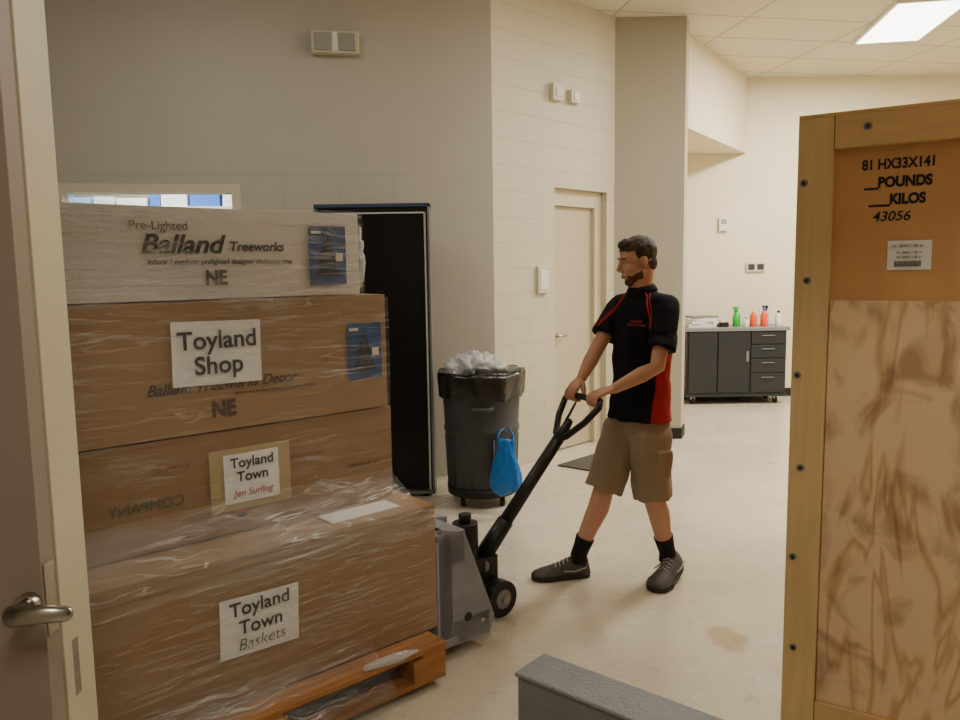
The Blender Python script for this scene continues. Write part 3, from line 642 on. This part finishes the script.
for v in bm.verts:
    q=v.co; k=1 if q.z<1.3 else .4; u=(q-cc).dot(Ls)
    v.co=q+v.normal*k*(.012*noise.noise(V((q.x*8,q.y*8,q.z*5)))+.010*noise.noise(V((u*10+q.z*12,u*4,q.z*7)))+.004*noise.noise(V((q.x*24,q.y*24,q.z*12))))
bm.normal_update()
ad=(elN-shN).normalized(); af=(elF-shF).normalized()
for f in bm.faces:
    c=f.calc_center_median(); s_=(c-cc).dot(Ls); ff=(c-cc).dot(F); z=c.z
    arm=((c-shN).dot(ad)>.02 and (c-shN).cross(ad).length<.085 and z>1.17)
    armF=((c-shF).dot(af)>.02 and (c-shF).cross(af).length<.08 and z>1.2)
    if abs(s_)>.07 and z<1.25 and not arm and not armF and -.09<ff<.01+.16*(1.25-z): f.material_index=1
tree=BVHTree.FromBMesh(bm)
bm.to_mesh(me); bm.free()
for p in me.polygons: p.use_smooth=True
attach(o)
b=MB()
for sg in(1,-1):
    for off in(0,.012):
        pts=[]
        for i in range(14):
            t=i/13; s_=sg*(.062+.085*t+off); z=1.475-.165*t**1.2
            org=V((.808,3.866,z))+Ls*s_+F*.4
            h=tree.ray_cast(org,-F)
            if h[0] is not None: pts.append(h[0]+h[1]*.001)
        if len(pts)>4: b.tube(pts,.0028 if off else .0045,'shirtred',n=6)
attach(b.build('shirt_piping'))
text_o=bpy.data.curves.new('logo','FONT'); text_o.body='MUSEUM\nOPERATIONS'; text_o.size=.017; text_o.align_x='CENTER'; text_o.materials.append(M['redink'])
lo=bpy.data.objects.new('shirt_logo',text_o); scene.collection.objects.link(lo)
h=tree.ray_cast(V((.808,3.866,1.335))+Ls*.065+F*.4,-F)
lp=h[0]+F*.006; nrm=(F*.95+Ls*.2).normalized(); sx_=Z.cross(nrm).normalized(); 
lo.matrix_world=Matrix(((sx_.x,0,nrm.x,lp.x),(sx_.y,0,nrm.y,lp.y),(0,1,nrm.z,lp.z),(0,0,0,1))); attach(lo)
b=MB(); rs=[]
for z,a in((1.478,.066),(1.516,.061),(1.520,.065),(1.492,.080),(1.487,.078)):
    t=(z-1.478)/.04
    rs.append([p+F*(-.004*t)+Z*(-.35*max(0,(p-V((.806,3.864,z))).dot(F))) for p in ring(V((.806-.008*t,3.864-.003*t,z)),a,a*.96,n=30,ax=Ls,ay=F)])
b.loft(rs,'shirt',cap=False); attach(b.build('shirt_collar'))
b=MB()
torso(b,[(.80,3.87,.74,.13,.10),(.80,3.87,.80,.155,.118),(.80,3.87,.86,.155,.118),(.80,3.87,.95,.14,.10)],'shorts')
b.tube([hipN-V((0,0,.03)),hipN*.75+knN*.25,hipN*.5+knN*.5,hipN*.2+knN*.8,knN+(anN-knN)*.04],[.085,.105,.104,.098,.098],'shorts',n=24)
b.tube([hipF-V((0,0,.03)),hipF*.75+knF*.25,hipF*.5+knF*.5,hipF*.2+knF*.8,knF+(anF-knF)*.02],[.085,.105,.103,.097,.097],'shorts',n=24)
kp=hipN*.42+knN*.58+Ls*.078
b.loft([ring(kp+Ls*q,a,c,n=24,ax=F,ay=Z,p=5) for q,a,c in((-.02,.055,.075),(.020,.055,.075),(.026,.048,.068))],'shorts')
o=bake(b.build('cargo_shorts'),.005,4); me=o.data; bm=bmesh.new(); bm.from_mesh(me); bm.normal_update()
for v in bm.verts:
    q=v.co; v.co=q+v.normal*(.013*noise.noise(V((q.x*10,q.y*10,q.z*6)))+.008*noise.noise(V((q.x*22,q.y*22,q.z*12))))
bm.to_mesh(me); bm.free()
for p in me.polygons: p.use_smooth=True
attach(o)
b=MB()
b.tube([anN+(knN-anN)*.30,anN+(knN-anN)*.1,anN,anN-V((0,0,.04))],[.050,.043,.043,.045],'sock',n=18)
b.tube([anF+(knF-anF)*.26,anF+(knF-anF)*.1,anF,anF-V((0,0,.04))],[.050,.043,.043,.045],'sock',n=18)
attach(b.build('socks'))
def shoe(name,heel,toe,S=1.15):
    heel=V(heel);toe=V(toe); d=(toe-heel); Lh=d.length; d.normalize(); s_=Z.cross(d).normalized(); b=MB(); up=d.cross(s_)
    rows=[(0,.024,.05),(.03,.034,.09),(.12,.039,.105),(.25,.040,.11),(.38,.040,.095),(.52,.044,.078),(.70,.050,.064),(.86,.045,.054),(.96,.032,.044),(1,.016,.034)]
    rs=[]
    for t,w,h in rows:
        w*=S; h*=1.08
        c=heel+d*Lh*t; r=[]
        for i in range(24):
            a=2*math.pi*i/24; x=math.cos(a); y=math.sin(a)
            yy=(h-.018)*(y if y>0 else 0); ww=w*(1-.35*max(y,0)**2)
            r.append(c+s_*ww*x+up*(yy+.018))
        rs.append(r)
    b.loft(rs,'shoe')
    outl=((0,.018),(.04,.034),(.2,.041),(.45,.042),(.72,.053),(.9,.045),(.98,.03),(1.015,.01))
    pts=[(heel+d*Lh*t+s_*w*S) for t,w in outl]+[(heel+d*Lh*t-s_*w*S) for t,w in outl[::-1]]
    mi=b.mi('sole'); lo_=[b.bm.verts.new(p) for p in pts]; hi_=[b.bm.verts.new(p+up*.028) for p in pts]
    b.face(lo_[::-1],mi); b.face(hi_,mi)
    for i in range(len(pts)): b.face([lo_[i],lo_[(i+1)%len(pts)],hi_[(i+1)%len(pts)],hi_[i]],mi)
    for t,h in((.40,.100),(.47,.090),(.54,.082),(.61,.076)):
        c=heel+d*Lh*t; b.tube([c+s_*.028+up*(h-.012),c+up*(h+.003),c-s_*.028+up*(h-.012)],.0035,'shoelight',n=6)
    for g in(1,-1): b.tube([heel+d*Lh*.10+s_*.044*S*g+up*.06,heel+d*Lh*.3+s_*.045*S*g+up*.045,heel+d*Lh*.5+s_*.047*S*g+up*.05],.004,'shoelight',n=6)
    attach(b.build(name))
shoe('shoe_right',(.555,3.935,.002),(.255,3.885,.002))
shoe('shoe_left',(1.02,3.95,.030),(.845,3.70,.001),1.25)
def hand(name,g,wr,el,side):
    b=MB(); a=(g-wr); a-=cdir*a.dot(cdir); a.normalize(); up=cdir.cross(a).normalized()
    if up.z<0: up=-up
    def P(ang,R,off): return g+cdir*off+a*R*math.cos(ang)+up*R*math.sin(ang)
    offs=[-.034,-.0115,.0115,.033]; 
    lens=[.86,1.0,.96,.80] if side<0 else [.80,.96,1.0,.86]
    kn=[]
    for o_,ln in zip(offs,lens):
        st_=math.radians(128); sweep=math.radians(215)*ln
        pts=[P(st_-sweep*t,.030 if t<.1 else .0265,o_) for t in(0,.2,.4,.6,.8,1)]
        kn.append(pts[0]); b.tube(pts,[.0105,.0098,.0095,.009,.0085,.0078],'skin',n=10,round_ends=True)
        b.ell(P(st_,.033,o_),(.010,.010,.009),'skin',nu=10,nv=8)
    w0=wr; k0=(kn[1]+kn[2])/2; rs=[]
    for t in(-.25,0,.25,.5,.75,1.0,1.08):
        c=w0.lerp(k0,t)+up*(.006*math.sin(max(t,0)*math.pi)); hwid=.0225+(.045-.0225)*min(max(t,0)*1.4,1); th=.021-.006*max(t,0)
        if t>1: hwid*=.85; th*=.6
        rs.append(ring(c-up*.002,hwid,th,n=20,ax=cdir,ay=up,p=2.4))
    b.loft(rs,'skin'); 
    s0=w0.lerp(k0,.35)+cdir*side*.030-up*.006
    pts=[s0,s0+cdir*side*.016+a*.018-up*.010,P(math.radians(205),.030,side*.046),P(math.radians(250),.027,side*.038),P(math.radians(285),.026,side*.026)]
    b.tube(pts,[.015,.0135,.0115,.0105,.0085],'skin',n=12,round_ends=True)
    attach(b.build(name))
hand('hand_left',gN,wrN,elN,-1)
hand('hand_right',gF,wrF,elF,1)

# ---------------------------------------------------------------- world, camera
w=bpy.data.worlds.new('world'); scene.world=w; w.use_nodes=True; w.node_tree.nodes['Background'].inputs[0].default_value=(.05,.05,.05,1); w.node_tree.nodes['Background'].inputs[1].default_value=.2
cam=bpy.data.cameras.new('camera'); cam.lens=29.25; cam.sensor_width=36; cam.clip_start=.05
co=bpy.data.objects.new('camera',cam); scene.collection.objects.link(co)
co.matrix_world=Matrix.Translation((0,0,1.6))@Matrix.Rotation(math.radians(83.4),4,'X')@Matrix.Rotation(-.015,4,'Z')
scene.camera=co
